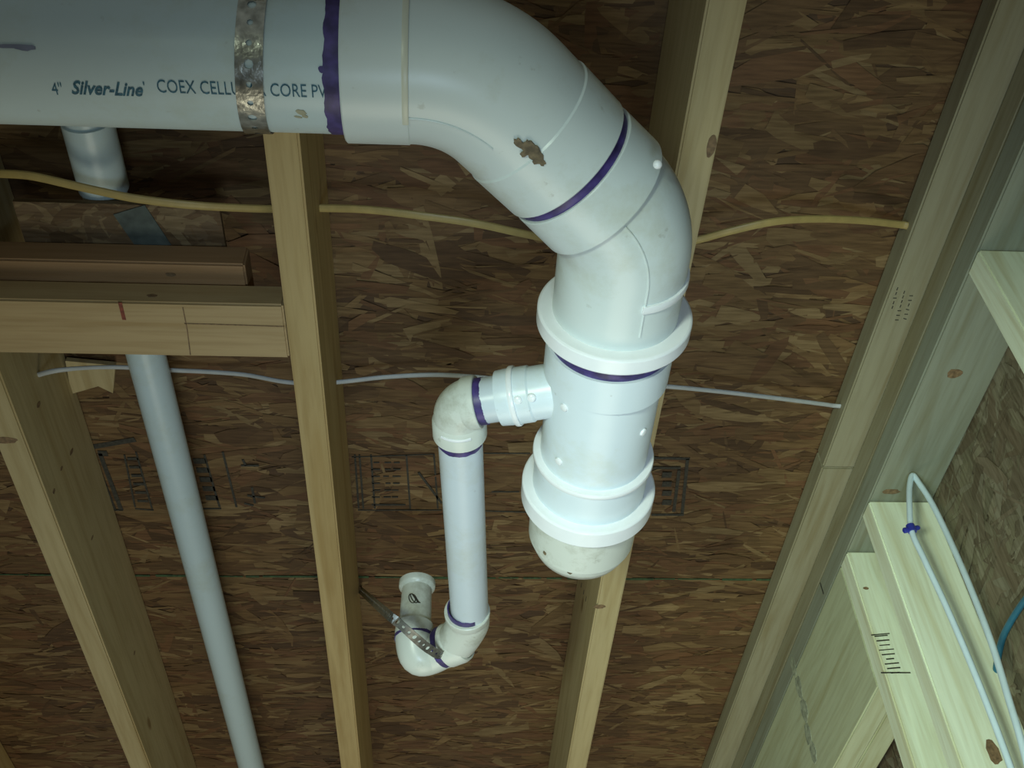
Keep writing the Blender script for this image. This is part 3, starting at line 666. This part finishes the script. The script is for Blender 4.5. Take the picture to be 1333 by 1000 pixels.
# ------------------------------------------------------------------ thin grey pipe in the left bay
HV = 1.113
V0, V1 = W(118, 180, HV), W(325, 990, HV); dv = Vector((0, 1, 0)); vx = (V0.x + V1.x) / 2
vp = empty('vent_pipe', (V0.x, -.3, CZ + HV)); tag(vp, 'thin pale grey plastic pipe running above the blocking in the left joist bay', 'pipe')
dv = (V1 - V0).normalized()
bm = bmesh.new(); lathe(bm, V0 - dv * .35, dv, [(0, .0225), (0, .0262), (3.0, .0262), (3.0, .0225)], seg=48, close=True)
fin(bm, 'pipe', M['supply'], vp)
yc = W(128, 215, HV); ye = W(140, 246, HV)
bm = bmesh.new(); Lc = (ye - yc).length; lathe(bm, yc - dv * .06, dv, [(0, .0262), (0, .0295), (Lc + .058, .0295), (Lc + .06, .0285), (Lc + .06, .0262)], seg=48, close=True)
o = fin(bm, 'coupling', M['supply'], vp)

# ------------------------------------------------------------------ cables
def cable(name, pts, r, mat, label, flatten=1.0, fd=None, n=8, group=None):
    bm = bmesh.new(); P_ = catmull(pts, n); sweep(bm, P_, r, seg=12, flatten=flatten, flat_dir=fd)
    o = fin(bm, name, M[mat], None, origin=pts[0]); tag(o, label, 'cable', group); return o
cable('yellow_cable', [W(-60, 224, 1.09), W(0, 226, 1.07), W(40, 229, 1.06), W(90, 240, 1.055), W(130, 249, 1.055), W(180, 259, 1.055), W(250, 267, 1.060), W(320, 271, 1.080), W(375, 272, 1.10), W(420, 271, 1.10),
       W(480, 273, 1.09), W(550, 281, 1.08), W(620, 291, 1.08), W(690, 306, 1.09), W(780, 322, 1.10), W(850, 322, 1.10), W(905, 313, 1.10), W(950, 301, 1.09), W(1005, 289, 1.09), W(1060, 285, 1.11), W(1120, 287, 1.14), W(1168, 292, 1.162), W(1182, 294, 1.162)],
      .0057, 'yellow', 'yellow flat electrical cable crossing through the joists near the top', flatten=.5, fd=(0, 0, 1))
cable('white_cable', [W(-40, 520, 1.12), W(20, 500, 1.12), W(50, 488, 1.09), W(85, 481, 1.09), W(150, 478, 1.13), W(225, 482, 1.15), W(270, 484, 1.15), W(320, 488, 1.14), W(370, 497, 1.12), W(410, 499, 1.11),
       W(445, 497, 1.12), W(500, 491, 1.13), W(560, 488, 1.13), W(610, 490, 1.13), W(680, 496, 1.13), W(790, 500, 1.12), W(865, 503, 1.11), W(930, 509, 1.12), W(1000, 517, 1.125), W(1070, 526, 1.155), W(1084, 528, 1.162), W(1096, 529, 1.162)],
      .0040, 'white', 'thin white electrical cable crossing through the joists above the couplings', flatten=.6, fd=(0, 0, 1))
yc_ = W(1188, 618, 1.056).y
hang = [W(1188, 619, 1.058), WY(1184, 634, yc_ + .003), WY(1184, 660, yc_), WY(1187, 692, yc_), WY(1203, 728, yc_), WY(1232, 790, yc_), WY(1262, 860, yc_), WY(1290, 930, yc_), WY(1316, 1000, yc_), WY(1350, 1100, yc_)]
hang2 = [W(1188, 619, 1.058), WY(1197, 630, yc_ + .002), WY(1213, 655, yc_ - .004), WY(1235, 700, yc_ - .015), WY(1262, 762, yc_ - .035), WY(1290, 835, yc_ - .055), WY(1313, 910, yc_ - .07), WY(1332, 975, yc_ - .08), WY(1362, 1100, yc_ - .08)]
cable('white_cable', hang[::-1] + hang2[1:], .0043, 'pale', 'pale cable looped over a staple and hanging in front of the right wall stud', n=8)
bm = bmesh.new(); c_ = WY(1186, 689, yc_)
lathe(bm, c_ + Vector((-.012, .0, -.003)), (1, 0, .25), [(0, .0030), (.001, .0042), (.006, .0042), (.008, .0026), (.014, .0026), (.016, .0040), (.024, .0036), (.026, .0024)], seg=14)
lathe(bm, c_ + Vector((0, -.001, -.006)), (0, 0, 1), [(0, .0045), (0, .0062), (.012, .0062), (.012, .0045)], seg=18, close=True)
o = fin(bm, 'cable_clip', M['clip'], None, origin=c_); tag(o, 'small blue plastic clip on the hanging pale cable', 'clip')
bm = bmesh.new(); top = W(1188, 617, 1.0645)
for s in (-1, 1): lathe(bm, top + Vector((s * .005, 0, -.012)), (0, 0, 1), [(0, .0012), (.013, .0012)], seg=8)
lathe(bm, top + Vector((-.006, 0, -.012)), (1, 0, 0), [(0, .0012), (.012, .0012)], seg=8)
o = fin(bm, 'cable_staple', M['nail'], None, origin=top); tag(o, 'small wire staple holding the pale cable under the top plate', 'staple')
cable('teal_cable', [WX(1345, 768, XW1 - .008), WX(1328, 790, XW1 - .007), WX(1312, 816, XW1 - .007), WX(1303, 838, XW1 - .007), WX(1296, 880, XW1 - .006), WX(1292, 960, XW1 - .006)], .0045, 'teal', 'dark teal cable against the sheathing at the right edge')
